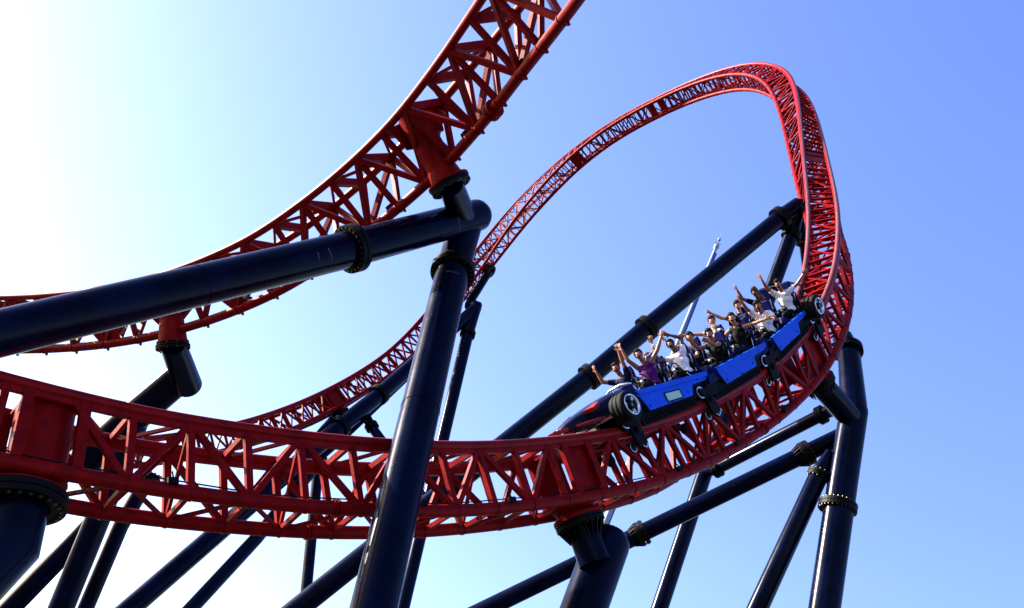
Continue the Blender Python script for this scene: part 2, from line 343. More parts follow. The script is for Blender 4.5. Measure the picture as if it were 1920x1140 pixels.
# ------------------------------------------------------------------ navy steel supports
def toground(p0,p1):
    """carry the line p0->p1 on down to the ground"""
    p0=np.array(p0);p1=np.array(p1);d=p1-p0
    if d[2]<-.2:
        k=-p1[2]/d[2]
        if k*np.linalg.norm(d)<45: return p1+d*k
    return None
class Support:
    def __init__(s,label,group='navy tubular supports of the coaster'):
        s.parts=[];s.label=label;s.group=group;s.pts=[]
    def pipe(s,pts,r,ground=True,n=28,seam=True,mat='navy',name='pipe'):
        P=[Q(*p) if not isinstance(p,np.ndarray) else p for p in pts];R=list(np.broadcast_to(np.array(r,float),(len(P),)))
        b=MB()
        if ground:
            e=toground(P[-2],P[-1])
            if e is None:
                q=P[-1]+(P[-1]-P[-2])/np.linalg.norm(P[-1]-P[-2])*2.0;e=np.array([q[0],q[1],0.]);P.append(q);R.append(R[-1])
            P.append(e);R.append(R[-1]);s.foot(e,R[-1])
        b.tube(P,R,n)
        if seam:   # weld seams round the pipe
            for i in range(len(P)-1):
                L=np.linalg.norm(P[i+1]-P[i]);k=int(L//5.5)
                for j in range(1,k+1):
                    f=j/(k+1);t=P[i+1]-P[i];b.ring(P[i]+t*f,t,R[i]*.9,R[i]*(1-f)+R[i+1]*f+.006,.02,n)
        s.parts.append((name,b,mat,None));s.pts+=P[-1:];return P
    def foot(s,e,r):
        b=MB();b.lathe(np.array([e[0],e[1],0]),(0,0,1),[(r*2.6,-.3),(r*2.6,.35),(0,.35)],24,False);b.ring(np.array([e[0],e[1],.38]),(0,0,1),0,r*1.8,.05)
        s.parts.append(('footing',b,'concrete',None))
    def cap(s,p,r,ax):
        b=MB();ax=np.array(ax);ax/=np.linalg.norm(ax)
        b.lathe(p,ax,[(r,-.02),(r*.97,r*.25),(r*.8,r*.55),(r*.45,r*.74),(0,r*.8)],24);s.parts.append(('end_cap',b,'navy',None))
    def flange(s,p,ax,r,t=.09,k=1.3,nb=22,ribs=False,mat='black_steel'):
        p=np.array(p);ax=np.array(ax,float);ax/=np.linalg.norm(ax);b=MB()
        b.ring(p+ax*t*.55,ax,r*.92,r*k,t*.9,36);b.ring(p-ax*t*.55,ax,r*.92,r*k,t*.9,36)
        if ribs:
            a=np.array([0,0,1.]) if abs(ax[2])<.9 else np.array([1.,0,0]);U=np.cross(ax,a);U/=np.linalg.norm(U);V=np.cross(ax,U)
            for j in range(nb):
                an=2*math.pi*(j+.5)/nb;rd=U*math.cos(an)+V*math.sin(an);tg=np.cross(ax,rd)
                b.prism([p+ax*t+rd*r*.95,p+ax*t+rd*r*k*.97,p+ax*(t+r*.9)+rd*r*.98],-tg*.012,tg*.012)
        a=np.array([0,0,1.]) if abs(ax[2])<.9 else np.array([1.,0,0]);U=np.cross(ax,a);U/=np.linalg.norm(U);V=np.cross(ax,U)
        rb=r*(1+k)/2*1.02;hs=max(.02,r*.06);h=t*1.0+hs*1.3
        near=np.linalg.norm(p-CAM)<32
        bolts=[]
        for j in range(nb):
            an=2*math.pi*j/nb;c=p+(U*math.cos(an)+V*math.sin(an))*rb
            pr=[(0,-h),(hs,-h),(hs,-h+hs*1.2),(hs*.5,-h+hs*1.2),(hs*.5,h-hs*1.2),(hs,h-hs*1.2),(hs,h),(0,h)]
            if near:
                q=MB();q.lathe(c,ax,pr,8,False);bolts.append(q)
            else: b.lathe(c,ax,pr,6,False)
        s.parts.append(('flange',b,mat,bolts))
    def done(s):
        base=s.pts[-1] if s.pts else np.zeros(3)
        root=thing('coaster_support',s.label,'support',s.group,loc=(base[0],base[1],0))
        for nm,b,mat,sub in s.parts:
            o=reparent(b.build(nm,mat),root)
            if sub:
                for q in sub: q.build('bolt','bolt').parent=o
        bpy.context.view_layer.update()
        return root
def along(P0,P1,px=None,f=None): return P0+(P1-P0)*f
def D_(a,b): return np.asarray(b)-np.asarray(a)

# nearest frame: tall post and long beam meeting in a tee under track B
s=Support('thick navy post in front of everything, teed to a long beam reaching the left edge')
r=.31
J=Q(874,418,20.9);pl=Q(701,1140,14.2);ft=Q(849,508,20.3)
P=s.pipe([J,ft,pl],[r*1.02,r,r],True,40)
s.flange(ft+ (J-ft)*.0,D_(ft,pl),r,.09,1.32,24)
bl=Q(0,625,14.0);bf=Q(660,466,18.25);je=Q(893,404,21.0)
dirb=D_(bl,je)
s.pipe([je,bf,bl],[r,r,r],True,40)
s.flange(bf,D_(bf,bl),r,.09,1.32,24)
s.cap(je,r,D_(bf,je))
# stub up to the pillar of track B
c,l,dd,t=TB.at(13.5);top=c+dd*1.42
s.pipe([top,J],[.24,.25],False,30)
s.flange(top+dd*.03,dd,.25,.05,1.5,12)
# chalk marks left on the steel
def chalk(A,B,f,r,n,span,wid):
    """a hand-written squiggle running round the near skin of pipe A-B"""
    ax=D_(A,B);ax/=np.linalg.norm(ax);c=np.array(A)+D_(A,B)*f;v=CAM-c;v-=ax*(v@ax);v/=np.linalg.norm(v);w_=np.cross(ax,v);P=[]
    for i in range(n):
        a=-span/2+span*i/(n-1);o=wid*(.5 if i%2 else -.5)*random.uniform(.4,1.2);P.append(c+(v*math.cos(a)+w_*math.sin(a))*(r+.004)+ax*o)
    b=MB();b.tube(P,.006,5);s.parts.append(('chalk_mark',b,M['chalk'],None))
chalk(bf,bl,.12,.31,9,.6,.05);chalk(bf,bl,.16,.31,6,.4,.04);chalk(je,bf,.27,.31,15,1.4,.05);chalk(ft,pl,.06,.31,9,.8,.07)
s.done()

# big elbow at the left edge
s=Support('widest navy elbow pipe under a bolted flange at the left edge of the picture')
hp,dd=HEADS[1.74]
e1=hp+dd*.62;e0=hp+dd*.05
s.pipe([e0,e1,Q(-90,1135,12.8),Q(-360,1330,11.4)],[.37,.38,.38,.38],True,40)
s.flange(hp+dd*.06,dd,.42,.09,1.38,26)
s.done()

# front pillar under the box frame in the middle
s=Support('stout navy pillar with a ribbed black collar under the middle of the near track')
hp,dd=HEADS[10.8]
K=Q(1138,1022,19.9);low=Q(1092,1150,18.9)
s.pipe([hp+dd*.03,hp+dd*.80],[.27,.29],False,34)
s.pipe([K,low],[.41,.40],True,40)
s.cap(K,.41,D_(low,K))
s.flange(hp+dd*.05,dd,.30,.07,1.5,20,ribs=True)
s.done()

# support of track B at the lower left
s=Support('navy support with a blunt stub and raking arm, just under the long beam')
c,l,dd,t=TB.at(6.3);top=c+dd*1.38
en=Q(352,722,24.2);dB=D_(top,en)
s.pipe([top,en],[.27,.31],False,30)
s.flange(top+dd*.06,dd,.27,.04,1.3,10)
s.pipe([Q(338,706,24.3),Q(235,794,24.5),Q(150,872,24.6)],[.36,.37,.37],False,32)
s.pipe([Q(262,775,24.6),Q(181,978,23.9),Q(115,1140,23.4)],[.27,.27,.27],True,30)
s.done()
s=Support('thinner navy strut standing just right of the raking pipe at the lower left')
s.pipe([Q(284,886,27.),Q(226,987,26.6),Q(161,1140,26.)],[.19]*3,True,24);s.flange(Q(284,890,27.),D_(Q(284,890,27.),Q(226,987,26.6)),.19,.06,1.35,12)
s.done()
s=Support('navy raker crossing the lower left corner and meeting the darker pipe beside it')
s.pipe([Q(186,966,25.5),Q(145,1011,25.3),Q(20,1140,25.)],[.235]*3,True,26)
s.done()

# long thin frame behind the main post
s=Support('slender navy frame behind the thick post, elbowed at its top, with a long raking leg')
hp,dd=HEADS[79.6]
tp=Q(893,573,68.)
s.pipe([hp,Q(880,566,68.5)],[.26,.3],False,20)
s.flange(hp+dd*.06,dd,.28,.12,1.5,12)
s.pipe([Q(878,570,68.4),Q(897,577,68.)],[.38,.38],False,20)
s.pipe([tp,Q(877,626,66),Q(755,1140,56)],[.36,.36,.36],True,24)
s.flange(Q(877,626,66),D_(tp,Q(877,626,66)),.36,.16,1.3,16)
a=Q(893,577,68);b1=Q(767,690,61);b2=Q(711,740,59);b3=Q(638,800,56.5);b4=Q(245,1140,45)
s.pipe([a,b1,b2,b3,b4],[.36,.40,.42,.44,.44],True,26)
for p in (b2,b3): s.flange(p,D_(b1,b4),.44,.16,1.3,18)
s.pipe([Q(766,706,61),Q(640,826,57),Q(548,905,53)],[.16]*3,False,16)
s.pipe([Q(684,778,58.4),Q(700,805,57.8),Q(795,935,54)],[.26]*3,False,20)
s.flange(Q(697,800,57.9),D_(Q(684,778,58.4),Q(700,805,57.8)),.26,.14,1.4,12)
s.done()

# frame under the far leg of the turn
s=Support('upright thin navy post under the distant track, left of the thick front post')
hp,dd=HEADS[95.4]
s.pipe([hp,Q(601,816,56.5),Q(596,880,55.5),Q(572,1130,51)],[.34,.3,.27,.27],True,22)
s.flange(hp+dd*.08,dd,.36,.16,1.4,12)
s.flange(Q(588,945,54),D_(Q(596,880,55.5),Q(572,1130,51)),.27,.14,1.4,12)
s.done()
s=Support('navy raker leaning away to the lower left between two thicker pipes')
s.pipe([Q(604,858,55.5),Q(480,1010,50),Q(352,1148,45.5)],[.30,.31,.31],True,24)
s.done()

# tall A-frame behind the train
s=Support('tall navy A-frame behind the riders, its long raking pipe running down to the left')
tp=Q(1497,385,39.6)
p1=Q(1463,409,39.1);p2=Q(1213,615,36.);p3=Q(1106,706,34.8);p4=Q(560,1140,31)
s.pipe([tp,p1,p2,p3,p4],[.30,.31,.32,.32,.32],True,32)
for p in (p1,p2,p3): s.flange(p,D_(p1,p4),.32,.12,1.35,22)
q1=Q(1484,440,39.3);q2=Q(1322,884,36.);q3=Q(1237,1140,33.6)
s.pipe([tp,q1,q2,q3],[.26,.26,.26,.26],True,28)
s.flange(q1,D_(q1,q2),.26,.12,1.35,18)
s.pipe([tp,Q(1506,450,40.5),Q(1520,560,42)],[.17]*3,False,18)
s.flange(Q(1506,450,40.5),D_(tp,Q(1506,450,40.5)),.2,.1,1.6,14)
hp,dd=HEADS[33.5]
s.pipe([hp-dd*.05,tp],[.22,.28],False,20)
x1=Q(1540,778,33.5);x2=Q(1344,879,35.4)
s.pipe([q2,x2,x1,Q(1556,770,33.3)],[.20,.20,.20,.20],False,24)
s.flange(x2,D_(x2,x1),.2,.1,1.45,14);s.flange(x1,D_(x2,x1),.2,.1,1.45,14)
s.done()

# right-hand column
s=Support('heavy bent navy column at the far right, holding the outside of the banked curve')
hp,dd=HEADS[20.55]
kn=Q(1601,772,28.4)
s.pipe([kn,Q(1580,905,27.4),Q(1546,1140,25.8)],[.36,.37,.37],True,40)
s.flange(Q(1571,950,27.1),D_(kn,Q(1546,1140,25.8)),.37,.09,1.28,26)
s.pipe([Q(1580,634,30.6),Q(1592,662,30.0),kn],[.28,.30,.35],False,34)
s.flange(Q(1590,657,30.1),D_(Q(1580,634,30.6),kn),.3,.1,1.35,20)
s.cap(kn,.36,D_(Q(1546,1140,25.8),kn))
s.pipe([hp+dd*.03,Q(1594,782,28.2)],[.30,.31],False,34)
s.flange(hp+dd*.05,dd,.31,.08,1.4,20,ribs=True)
s.done()
s=Support('thick navy cross pipe running from the right-hand column down behind the stout front pillar')
a=Q(1590,812,28.6);f1=Q(1512,850,28.5);f2=Q(1203,1000,28.8);e=Q(915,1140,28.6)
s.pipe([a,f1,f2,e],[.23,.23,.23,.235],True,32)
for f_ in (f1,f2): s.flange(f_,D_(a,e),.235,.11,1.4,18,ribs=True)
s.done()
s=Support('navy strut with a pointed bolted tip leaning beside the right-hand column')
a=Q(1556,846,27.9);f1=Q(1536,890,27.7);e=Q(1421,1140,26.6)
s.pipe([a,f1,e],[.10,.24,.25],True,30);s.flange(f1,D_(a,e),.22,.08,1.35,14)
s.done()

# ------------------------------------------------------------------ distant tower
tp=Q(1350,446,210.);root=thing('observation_mast','slim pale blue mast with a small antenna, far off behind the raking pipe','mast',loc=(tp[0],tp[1],0))
b=MB();b.lathe((tp[0],tp[1],0),(0,0,1),[(.85,0),(.6,tp[2]*.5),(.32,tp[2]-3),(.28,tp[2]-2.6),(0,tp[2]-2.6)],20);reparent(b.build('mast_tube','mast_white'),root)
rt=wdir([1,0,0]);b=MB()
b.beam(np.array([tp[0],tp[1],.5])+rt*.62,np.array([tp[0],tp[1],tp[2]-4])+rt*.26,.6,.6,up=_f)
reparent(b.build('guide_rail','mast_blue'),root)
b=MB();b.lathe((tp[0],tp[1],tp[2]-2.8),(0,0,1),[(.34,0),(.5,.3),(.5,.8),(.15,1.1),(.1,2.0),(.3,2.1),(.3,2.5),(.06,2.7),(.06,4),(0,4)],12,False)
b.beam((tp[0]-.6,tp[1],tp[2]-1.4),(tp[0]+.6,tp[1],tp[2]-1.4),.12,.12)
reparent(b.build('antenna','mast_white'),root)
# ------------------------------------------------------------------ train
def carframe(q):
    c,l,dd,t=TA.at(q);y=-t;z=-dd;x=np.cross(y,z)
    return Matrix(((x[0],y[0],z[0],c[0]),(x[1],y[1],z[1],c[1]),(x[2],y[2],z[2],c[2]),(0,0,0,1)))
def box(b,x0,x1,y0,y1,z0,z1): b.beam(((x0+x1)/2,y0,(z0+z1)/2),((x0+x1)/2,y1,(z0+z1)/2),x1-x0,z1-z0,up=(0,0,1))
def xprism(b,poly,x0,x1): b.prism([(0,y,z) for y,z in poly],(x0,0,0),(x1,0,0))
def tyre(root,x,y,z,r,w,sg,spokes=5,name='wheel'):
    """hot-rod wheel standing out on side sg, built as wheel > tyre, rim"""
    wl=MB();c=(x,y,z);ax=(sg,0,0)
    wl.lathe(c,ax,[(.05,-w*.3),(.09,-w*.2),(.09,w*.46),(.06,w*.5),(0,w*.5)],16)
    wo=wl.build(name,'black_steel',root)
    b=MB();b.lathe(c,ax,[(r*.66,-w*.46),(r*.80,-w*.5),(r*.94,-w*.46),(r,-w*.34),(r,-w*.17),(r*.975,-w*.16),(r*.975,-w*.12),(r,-w*.11),(r,w*.11),(r*.975,w*.12),(r*.975,w*.16),(r,w*.17),(r,w*.34),(r*.94,w*.46),(r*.80,w*.5),(r*.64,w*.46),(r*.64,-w*.44)],36)
    b.build('tyre','rubber').parent=wo
    b=MB();b.lathe(c,ax,[(r*.68,w*.1),(r*.72,w*.46),(r*.70,w*.53),(r*.63,w*.51),(r*.60,w*.3),(r*.57,w*.1)],32)
    for i in range(spokes):
        a=2*math.pi*i/spokes+.3
        d0=np.array([0,math.cos(a),math.sin(a)]);p=np.array(c)+np.array([sg*w*.38,0,0])
        b.beam(p+d0*.03,p+d0*r*.6,r*.2,r*.07,up=(1,0,0))
    b.lathe(np.array(c)+np.array([sg*w*.3,0,0]),ax,[(r*.2,0),(r*.2,w*.14),(r*.12,w*.2),(0,w*.2)],18)
    b.build('rim','chrome').parent=wo
    return wo
def bogie(root,y,sg):
    X=sg*W2
    b=MB()
    # bracket that reaches over the rail
    xprism(b,[(y-.22,.26),(y+.22,.26),(y+.16,.08),(y+.15,-.28),(y-.15,-.28),(y-.16,.08)],X+sg*.13-.03,X+sg*.13+.03)
    xprism(b,[(y-.30,.30),(y+.30,.30),(y+.24,.16),(y-.24,.16)],X-.05,X+.19*1) if sg>0 else xprism(b,[(y-.30,.30),(y+.30,.30),(y+.24,.16),(y-.24,.16)],X-.19,X+.05)
    box(b,X-.03,X+.03,y-.05,y+.05,-.30,-.16) if False else None
    b.lathe((X+sg*.13,y,.03),(sg,0,0),[(.07,0),(.07,.07),(.04,.09),(0,.09)],14)
    bo=b.build('bogie','black_steel',root)
    def wheel(c,ax,r,w):
        q=MB();ax=np.array(ax,float);q.lathe(c,ax,[(0,-w/2),(r*.8,-w/2),(r,-w*.4),(r,w*.4),(r*.82,w/2),(r*.78,w*.42),(r*.5,w*.42),(r*.45,w*.55),(r*.2,w*.6),(0,w*.6)],22)
        q.build('guide_wheel','rubber').parent=bo
        q=MB();q.lathe(np.array(c),ax,[(r*.60,w*.40),(r*.80,w*.47),(r*.84,w*.53),(r*.78,w*.56),(r*.6,w*.47)],22);q.build('wheel_ring','chrome').parent=bo
    for dy in (-.17,.17):
        wheel((X,y+dy*1.15,-.25),(sg,0,0),.115,.10)
    wheel((X+sg*.10,y+.20,.235),(sg,0,0),.165,.10)
    wheel((X+sg*.02,y-.22,.19),(sg,0,0),.12,.10)
    wheel((X+sg*.14,y,.0),(0,0,1),.075,.07)
    return bo
def seat(root,x,y,dz=0.2):
    b=MB()
    b0=len(scn.collection.objects)
    # shell: blue bucket with a round-topped headrest
    prof=[(-.20,.30),(.20,.30),(.21,.62),(.19,.85),(.14,.92),(.13,1.08),(.08,1.19),(-.08,1.19),(-.13,1.08),(-.14,.92),(-.19,.85),(-.22,.62)]
    lean=lambda z:-.30-(z-.3)*.20
    n=len(prof);vs=[(x+px,y+lean(pz),pz+dz) for px,pz in prof]+[(x+px*.92,y+lean(pz)-.09,pz+dz) for px,pz in prof]
    b.add(vs,[tuple(range(n)),tuple(range(n,2*n))[::-1]]+[(i,(i+1)%n,(i+1)%n+n,i+n) for i in range(n)])
    box(b,x-.23,x+.23,y-.32,y+.16,.24,.34+dz)
    st=b.build('seat','dark_blue',root,bevel=.02)
    b=MB();pr=[(-.13,.40),(.13,.40),(.14,.70),(.10,.9),(-.10,.9),(-.14,.70)];n=len(pr)
    vs=[(x+px,y+lean(pz)+.05,pz+dz) for px,pz in pr]+[(x+px*1.1,y+lean(pz)+.002,pz+dz) for px,pz in pr]
    b.add(vs,[tuple(range(n))[::-1],tuple(range(n,2*n))]+[(i,(i+1)%n,(i+1)%n+n,i+n) for i in range(n)])
    box(b,x-.19,x+.19,y-.25,y+.14,.34+dz,.40+dz)
    b.build('seat_pad','seatpad',bevel=.012).parent=st
    for sx in (-.165,.165):
        b=MB();b.tube([(x+sx,y+lean(.5)+.02,.5+dz),(x+sx,y+lean(.9)+.03,.9+dz)],.014,8)
        b.build('seat_trim','chrome').parent=st
    # lap bar with its arms
    b=MB()
    b.tube([(x-.17,y-.05,.36+dz),(x-.19,y+.16,.52+dz),(x-.17,y+.20,.66+dz),(x-.12,y+.16,.72+dz),(x+.12,y+.16,.72+dz),(x+.17,y+.20,.66+dz),(x+.19,y+.16,.52+dz),(x+.17,y-.05,.36+dz)],.022,10)
    b.lathe((x-.1,y+.13,.68+dz),(1,0,0),[(0,0),(.055,.01),(.055,.19),(0,.2)],12)
    for sx in (-.14,.14): b.tube([(x+sx,y+.16,.72+dz),(x+sx*1.1,y+.26,.80+dz),(x+sx*.6,y+.27,.84+dz)],.014,8)
    b.build('lap_bar','black_steel',root)
    b=MB();b.lathe((x-.1,y+.135,.685+dz),(1,0,0),[(0,.06),(.06,.06),(.06,.14),(0,.14)],12);b.tube([(x-.20,y+.0,.42+dz),(x-.205,y+.12,.52+dz)],.018,8)
    b.build('lap_bar_clamp','chrome',root)
def siderails(root,panel,step,sg,sign=False):
    """blue side board: lower board + upper ledge that runs on further back"""
    (tipy,tipz),(bfy,bfz),(bry,brz),(sty,stz),(try2,trz2),(try_,trz),(tfy,tfz)=panel
    x=sg*.66
    b=MB()
    poly=[(tipy,tipz),(bfy,bfz),(bry,brz),(sty,stz),(try2,trz2),(try_,trz-.10),(tipy+.0,tipz+.02)]
    xprism(b,poly,x-.02,x+.02)
    o=b.build('side_board','blue',root,bevel=.008)
    b=MB()
    led=[(tfy,tfz-.05),(tfy+.05,tfz-.11),(try_,trz-.10),(try_-.02,trz)]
    led=[(tfy,tfz),(tipy+.02,tipz+.015),(try_,trz-.105),(try_-.01,trz)]
    xprism(b,led,min(x+sg*.0,x+sg*.055),max(x+sg*.0,x+sg*.055))
    q=b.build('side_ledge','blue',root,bevel=.008)
    b=MB();
    for yy,zz in ((bfy-.05,bfz+.08),(bry+.12,brz+.1),((bfy+bry)/2,(bfz+brz)/2+.02),(sty-.25,stz+.06)):
        b.lathe((x+sg*.02,yy,zz),(sg,0,0),[(.018,0),(.018,.012),(0,.012)],10,False)
    b.build('rivet_row','black_steel',root)
    return x
def make_car(q,label,front=False,rear=False,rows=(0.,-1.25),panel=None,dz=.2):
    root=thing('coaster_car',label,'coaster car','cars of the coaster train',mat4=carframe(q))
    b=MB()
    # chassis tub
    y1=1.25 if not front else 1.35;y0=-1.28
    xprism(b,[(y0,.18),(y1,.18),(y1+.1,.34),(y1,.52),(y0,.52)],-.58,.58)
    b.build('chassis','black_steel',root)
    b=MB()
    for sg in (-1,1):
        xprism(b,[(y0,.40),(y1-.05,.42),(y1-.1,.62),(y0+.05,.60)],sg*.60-.03,sg*.60+.03)
    for r in rows:   # dark blue footwells in front of each row
        xprism(b,[(r+.22,.42),(r+.85,.42),(r+.80,.66),(r+.62,.78),(r+.52,.70),(r+.30,.52)],-.57,.57)
    b.build('tub','dark_blue',root,bevel=.02)
    # perforated step plate under the boards
    b=MB()
    for sg in (-1,1):
        box(b,sg*.55-.015,sg*.55+.015,y0+.45,y1-.2,.03,.30)
        for i in range(int((y1-y0-.7)/.09)):
            for j in range(4):
                b.lathe((sg*.565,y0+.5+i*.09,  .07+j*.06),(sg,0,0),[(.024,0),(.024,.02),(.012,.03),(0,.03)],8,False)
    b.build('tread_plate','black_steel',root)
    # panels
    for sg in (-1,1): siderails(root,panel,None,sg)
    for r in rows:
        for x in (-.33,.33): seat(root,x,r,dz)
    for sg in (-1,1): bogie(root,-1.32,sg)
    b=MB();b.tube([(0,-1.28,.3),(0,-1.65,.28)],.06,12);b.lathe((0,-1.45,.28),(0,0,1),[(0,-.09),(.09,-.09),(.09,.09),(0,.09)],14,False)
    b.build('coupling','black_steel',root)
    # grab rail loops between the rows
    for r in rows:
        for sg in (-1,1):
            b=MB();b.tube([(sg*.58,r-.42,.55),(sg*.60,r-.55,.98),(sg*.58,r-.30,1.02),(sg*.57,r-.12,.60)],.016,8)
            b.build('grab_rail','black_steel',root)
    if front:
        for sg in (-1,1):
            bogie(root,1.50,sg);tyre(root,sg*.80,1.77,.46,.295,.36,sg,3)
        b=MB();b.tube([(-.75,1.77,.47),(.75,1.77,.47)],.05,12);b.build('axle','chrome',root)
        # nose: tapering bonnet
        b=MB();secs=[(1.1,.52,.44,.92),(1.5,.44,.44,.90),(2.0,.34,.44,.82),(2.45,.25,.46,.74),(2.75,.16,.50,.66),(2.87,.07,.54,.60)]
        vs=[];m=14
        for y,wd,z0,z1 in secs:
            for i in range(m):
                a=2*math.pi*i/m;ca,sa=math.cos(a),math.sin(a)
                vs.append((wd*np.sign(ca)*abs(ca)**.6,y,(z0+z1)/2+(z1-z0)/2*np.sign(sa)*abs(sa)**.6))
        fs=[];k=len(secs)
        for i in range(k-1):
            for j in range(m): fs.append((i*m+j,i*m+(j+1)%m,(i+1)*m+(j+1)%m,(i+1)*m+j))
        fs+=[tuple(range(m)),tuple(range((k-1)*m,k*m))]
        b.add(vs,fs,False);b.build('bonnet','bonnet',root,bevel=.02)
        for sg in (-1,1):
            b=MB();b.prism([(sg*.28,2.30,.70),(sg*.50,2.22,.68),(sg*.46,1.98,.74),(sg*.34,1.94,.78)],(0,0,-.03),(0,0,.05));b.build('nose_fin','nose_red',root,bevel=.01)
            b=MB();b.prism([(sg*.30,2.72,.52),(sg*.52,2.45,.48),(sg*.56,2.12,.46),(sg*.36,2.10,.50)],(0,0,-.025),(0,0,.025));b.build('nose_fin','nose_red',root,bevel=.01)
        b=MB();b.prism([(-.22,2.84,.54),(-.08,3.10,.57),(.08,3.10,.57),(.22,2.84,.54)],(0,0,-.035),(0,0,.035));b.build('nose_tip','nose_red',root,bevel=.01)
        b=MB();b.lathe((0,2.86,.53),(0,1,0),[(.09,0),(.09,.05),(.06,.07),(0,.07)],16);b.build('headlight','chrome',root)
        # engine-like cowl with chrome arch ahead of the first row
        b=MB();b.tube([(-.42,.62,.72),(-.36,.66,.93),(-.15,.7,1.0),(.15,.7,1.0),(.36,.66,.93),(.42,.62,.72)],.03,10);b.build('cowl_hoop','chrome',root)
        b=MB();xprism(b,[(.5,.60),(1.25,.62),(1.2,.84),(.95,.93),(.62,.93)],-.40,.40);b.build('cowl','dark_blue',root,bevel=.04)
        # number plate on both boards
        for sg in (-1,1):
            b=MB();x=sg*.682;xprism(b,[(.22,.46),(-.28,.43),(-.28,.28),(.22,.30)],min(x,x+sg*.012),max(x,x+sg*.012));pl=b.build('side_plate','plate',root)
            b=MB();
            for p0,p1 in (((.25,.475),(-.31,.445)),((-.31,.445),(-.31,.265)),((-.31,.265),(.25,.285)),((.25,.285),(.25,.475))):
                b.beam((x+sg*.004,*p0),(x+sg*.004,*p1),.018,.018,up=(1,0,0))
            b.build('plate_frame','black_steel').parent=pl
    if rear:
        for sg in (-1,1): tyre(root,sg*.80,-.98,.52,.29,.36,sg)
        b=MB();b.tube([(-.75,-.98,.52),(.75,-.98,.52)],.05,12);b.build('axle','chrome',root)
        b=MB();b.tube([(-.55,-1.0,.6),(-.6,-1.25,1.05),(-.3,-1.3,1.2),(.3,-1.3,1.2),(.6,-1.25,1.05),(.55,-1.0,.6)],.03,10);b.build('rear_hoop','black_steel',root)
    return root
CARQ=[12.58+1.36,15.3+1.36,18.0+1.36]
ROWS=[(0.05,-1.2),(.32,-.72),(.72,-.55)]
PN=[[(1.02,.60),(.90,.26),(-.68,.23),(-.83,.44),(-1.40,.44),(-1.50,.60),(1.12,.71)],
    [(.86,.57),(.68,.25),(-.62,.25),(-.64,.47),(-1.16,.48),(-1.20,.63),(.93,.69)],
    [(1.12,.58),(1.0,.25),(-.15,.22),(-.24,.44),(-.66,.46),(-.78,.57),(1.22,.68)]]
car1=make_car(CARQ[0],'leading blue coaster car with the dark nose and pale green plate on its side',front=True,rows=ROWS[0],panel=PN[0])
car2=make_car(CARQ[1],'middle blue coaster car, coupled between the nosed car and the car with a rear tyre',rows=ROWS[1],panel=PN[1],dz=.1)
car3=make_car(CARQ[2],'last blue coaster car with a fat black tyre standing at its rear end',rear=True,rows=ROWS[2],panel=PN[2],dz=.1)

# ------------------------------------------------------------------ riders
SK={'dark':paint('skin_dark',(.085,.024,.011),.5,var=.15,scale=14),'brown':paint('skin_brown',(.19,.060,.025),.5,var=.15,scale=14),'tan':paint('skin_tan',(.33,.14,.062),.5,var=.12,scale=14)}
for n_,c_ in dict(purple=(.06,.005,.09),navy_cloth=(.002,.004,.03),white_cloth=(.68,.64,.70),black_cloth=(.002,.002,.0028),grey_cloth=(.3,.3,.32),jeans=(.003,.006,.022),hair_black=(.002,.0016,.0015),hair_brown=(.012,.004,.002),hair_fair=(.08,.045,.02),mouth=(.05,.004,.004),eye_white=(.7,.7,.7),pink=(.2,.05,.08)).items(): M[n_]=paint(n_,c_,.8,var=.25,scale=12,spec=.1)
def capsule(b,p0,r0,p1,r1,n=14,sc=None):
    p0=np.array(p0,float);p1=np.array(p1,float);ax=p1-p0;L=np.linalg.norm(ax)
    if L<1e-5: ax=np.array([0,0,1.]);L=1e-5
    pr=[(0,-r0)]+[(r0*math.sin(a),-r0*math.cos(a)) for a in (.5,1.0)]+[(r0,0),(r1,L)]+[(r1*math.cos(a),L+r1*math.sin(a)) for a in (.55,1.05)]+[(0,L+r1)]
    b.lathe(p0,ax/np.linalg.norm(ax),pr,n)
def remesh(b,name,mat,parent,vox,smooth=2):
    me=b.mesh(name+'_src');tmp=bpy.data.objects.new(name+'_tmp',me);scn.collection.objects.link(tmp)
    md=tmp.modifiers.new('r','REMESH');md.mode='VOXEL';md.voxel_size=vox;md.use_smooth_shade=True
    sm=tmp.modifiers.new('s','SMOOTH');sm.iterations=smooth;sm.factor=.5
    dg=bpy.context.evaluated_depsgraph_get();me2=bpy.data.meshes.new_from_object(tmp.evaluated_get(dg));me2.name=name
    bpy.data.objects.remove(tmp);bpy.data.meshes.remove(me)
    o=bpy.data.objects.new(name,me2);scn.collection.objects.link(o);o.data.materials.clear();o.data.materials.append(mat if not isinstance(mat,str) else M[mat])
    if parent: o.parent=parent
    return o
def nrm(v): v=np.array(v,float);return v/np.linalg.norm(v)
def hand(b,w,d,side,spread=1.0,curl=.25):
    d=nrm(d);n=nrm(np.cross(d,[side*.3,.9,.2]));s_=np.cross(n,d)  # s_: across the palm
    pc=w+d*.045
    for k in (-.025,-.008,.009,.026): capsule(b,w+d*.005+n*k*.6,.015,w+d*.085+n*k*1.1,.0135,8)
    for k,(ln,a) in enumerate(((.066,-.32),(.078,-.1),(.074,.1),(.058,.32))):
        dir1=nrm(d+n*a*spread-s_*.1);p0=w+d*.085+n*(-.033+.022*k);p1=p0+dir1*ln*.55;dir2=nrm(dir1-s_*curl);p2=p1+dir2*ln*.5
        capsule(b,p0,.0115,p1,.0105,8);capsule(b,p1,.0105,p2,.009,8)
    p0=w+d*.02-n*.03;p1=p0+nrm(d*.6-n*.8)*.045;p2=p1+nrm(d*.9-n*.4)*.035
    capsule(b,p0,.015,p1,.012,8);capsule(b,p1,.012,p2,.010,8)
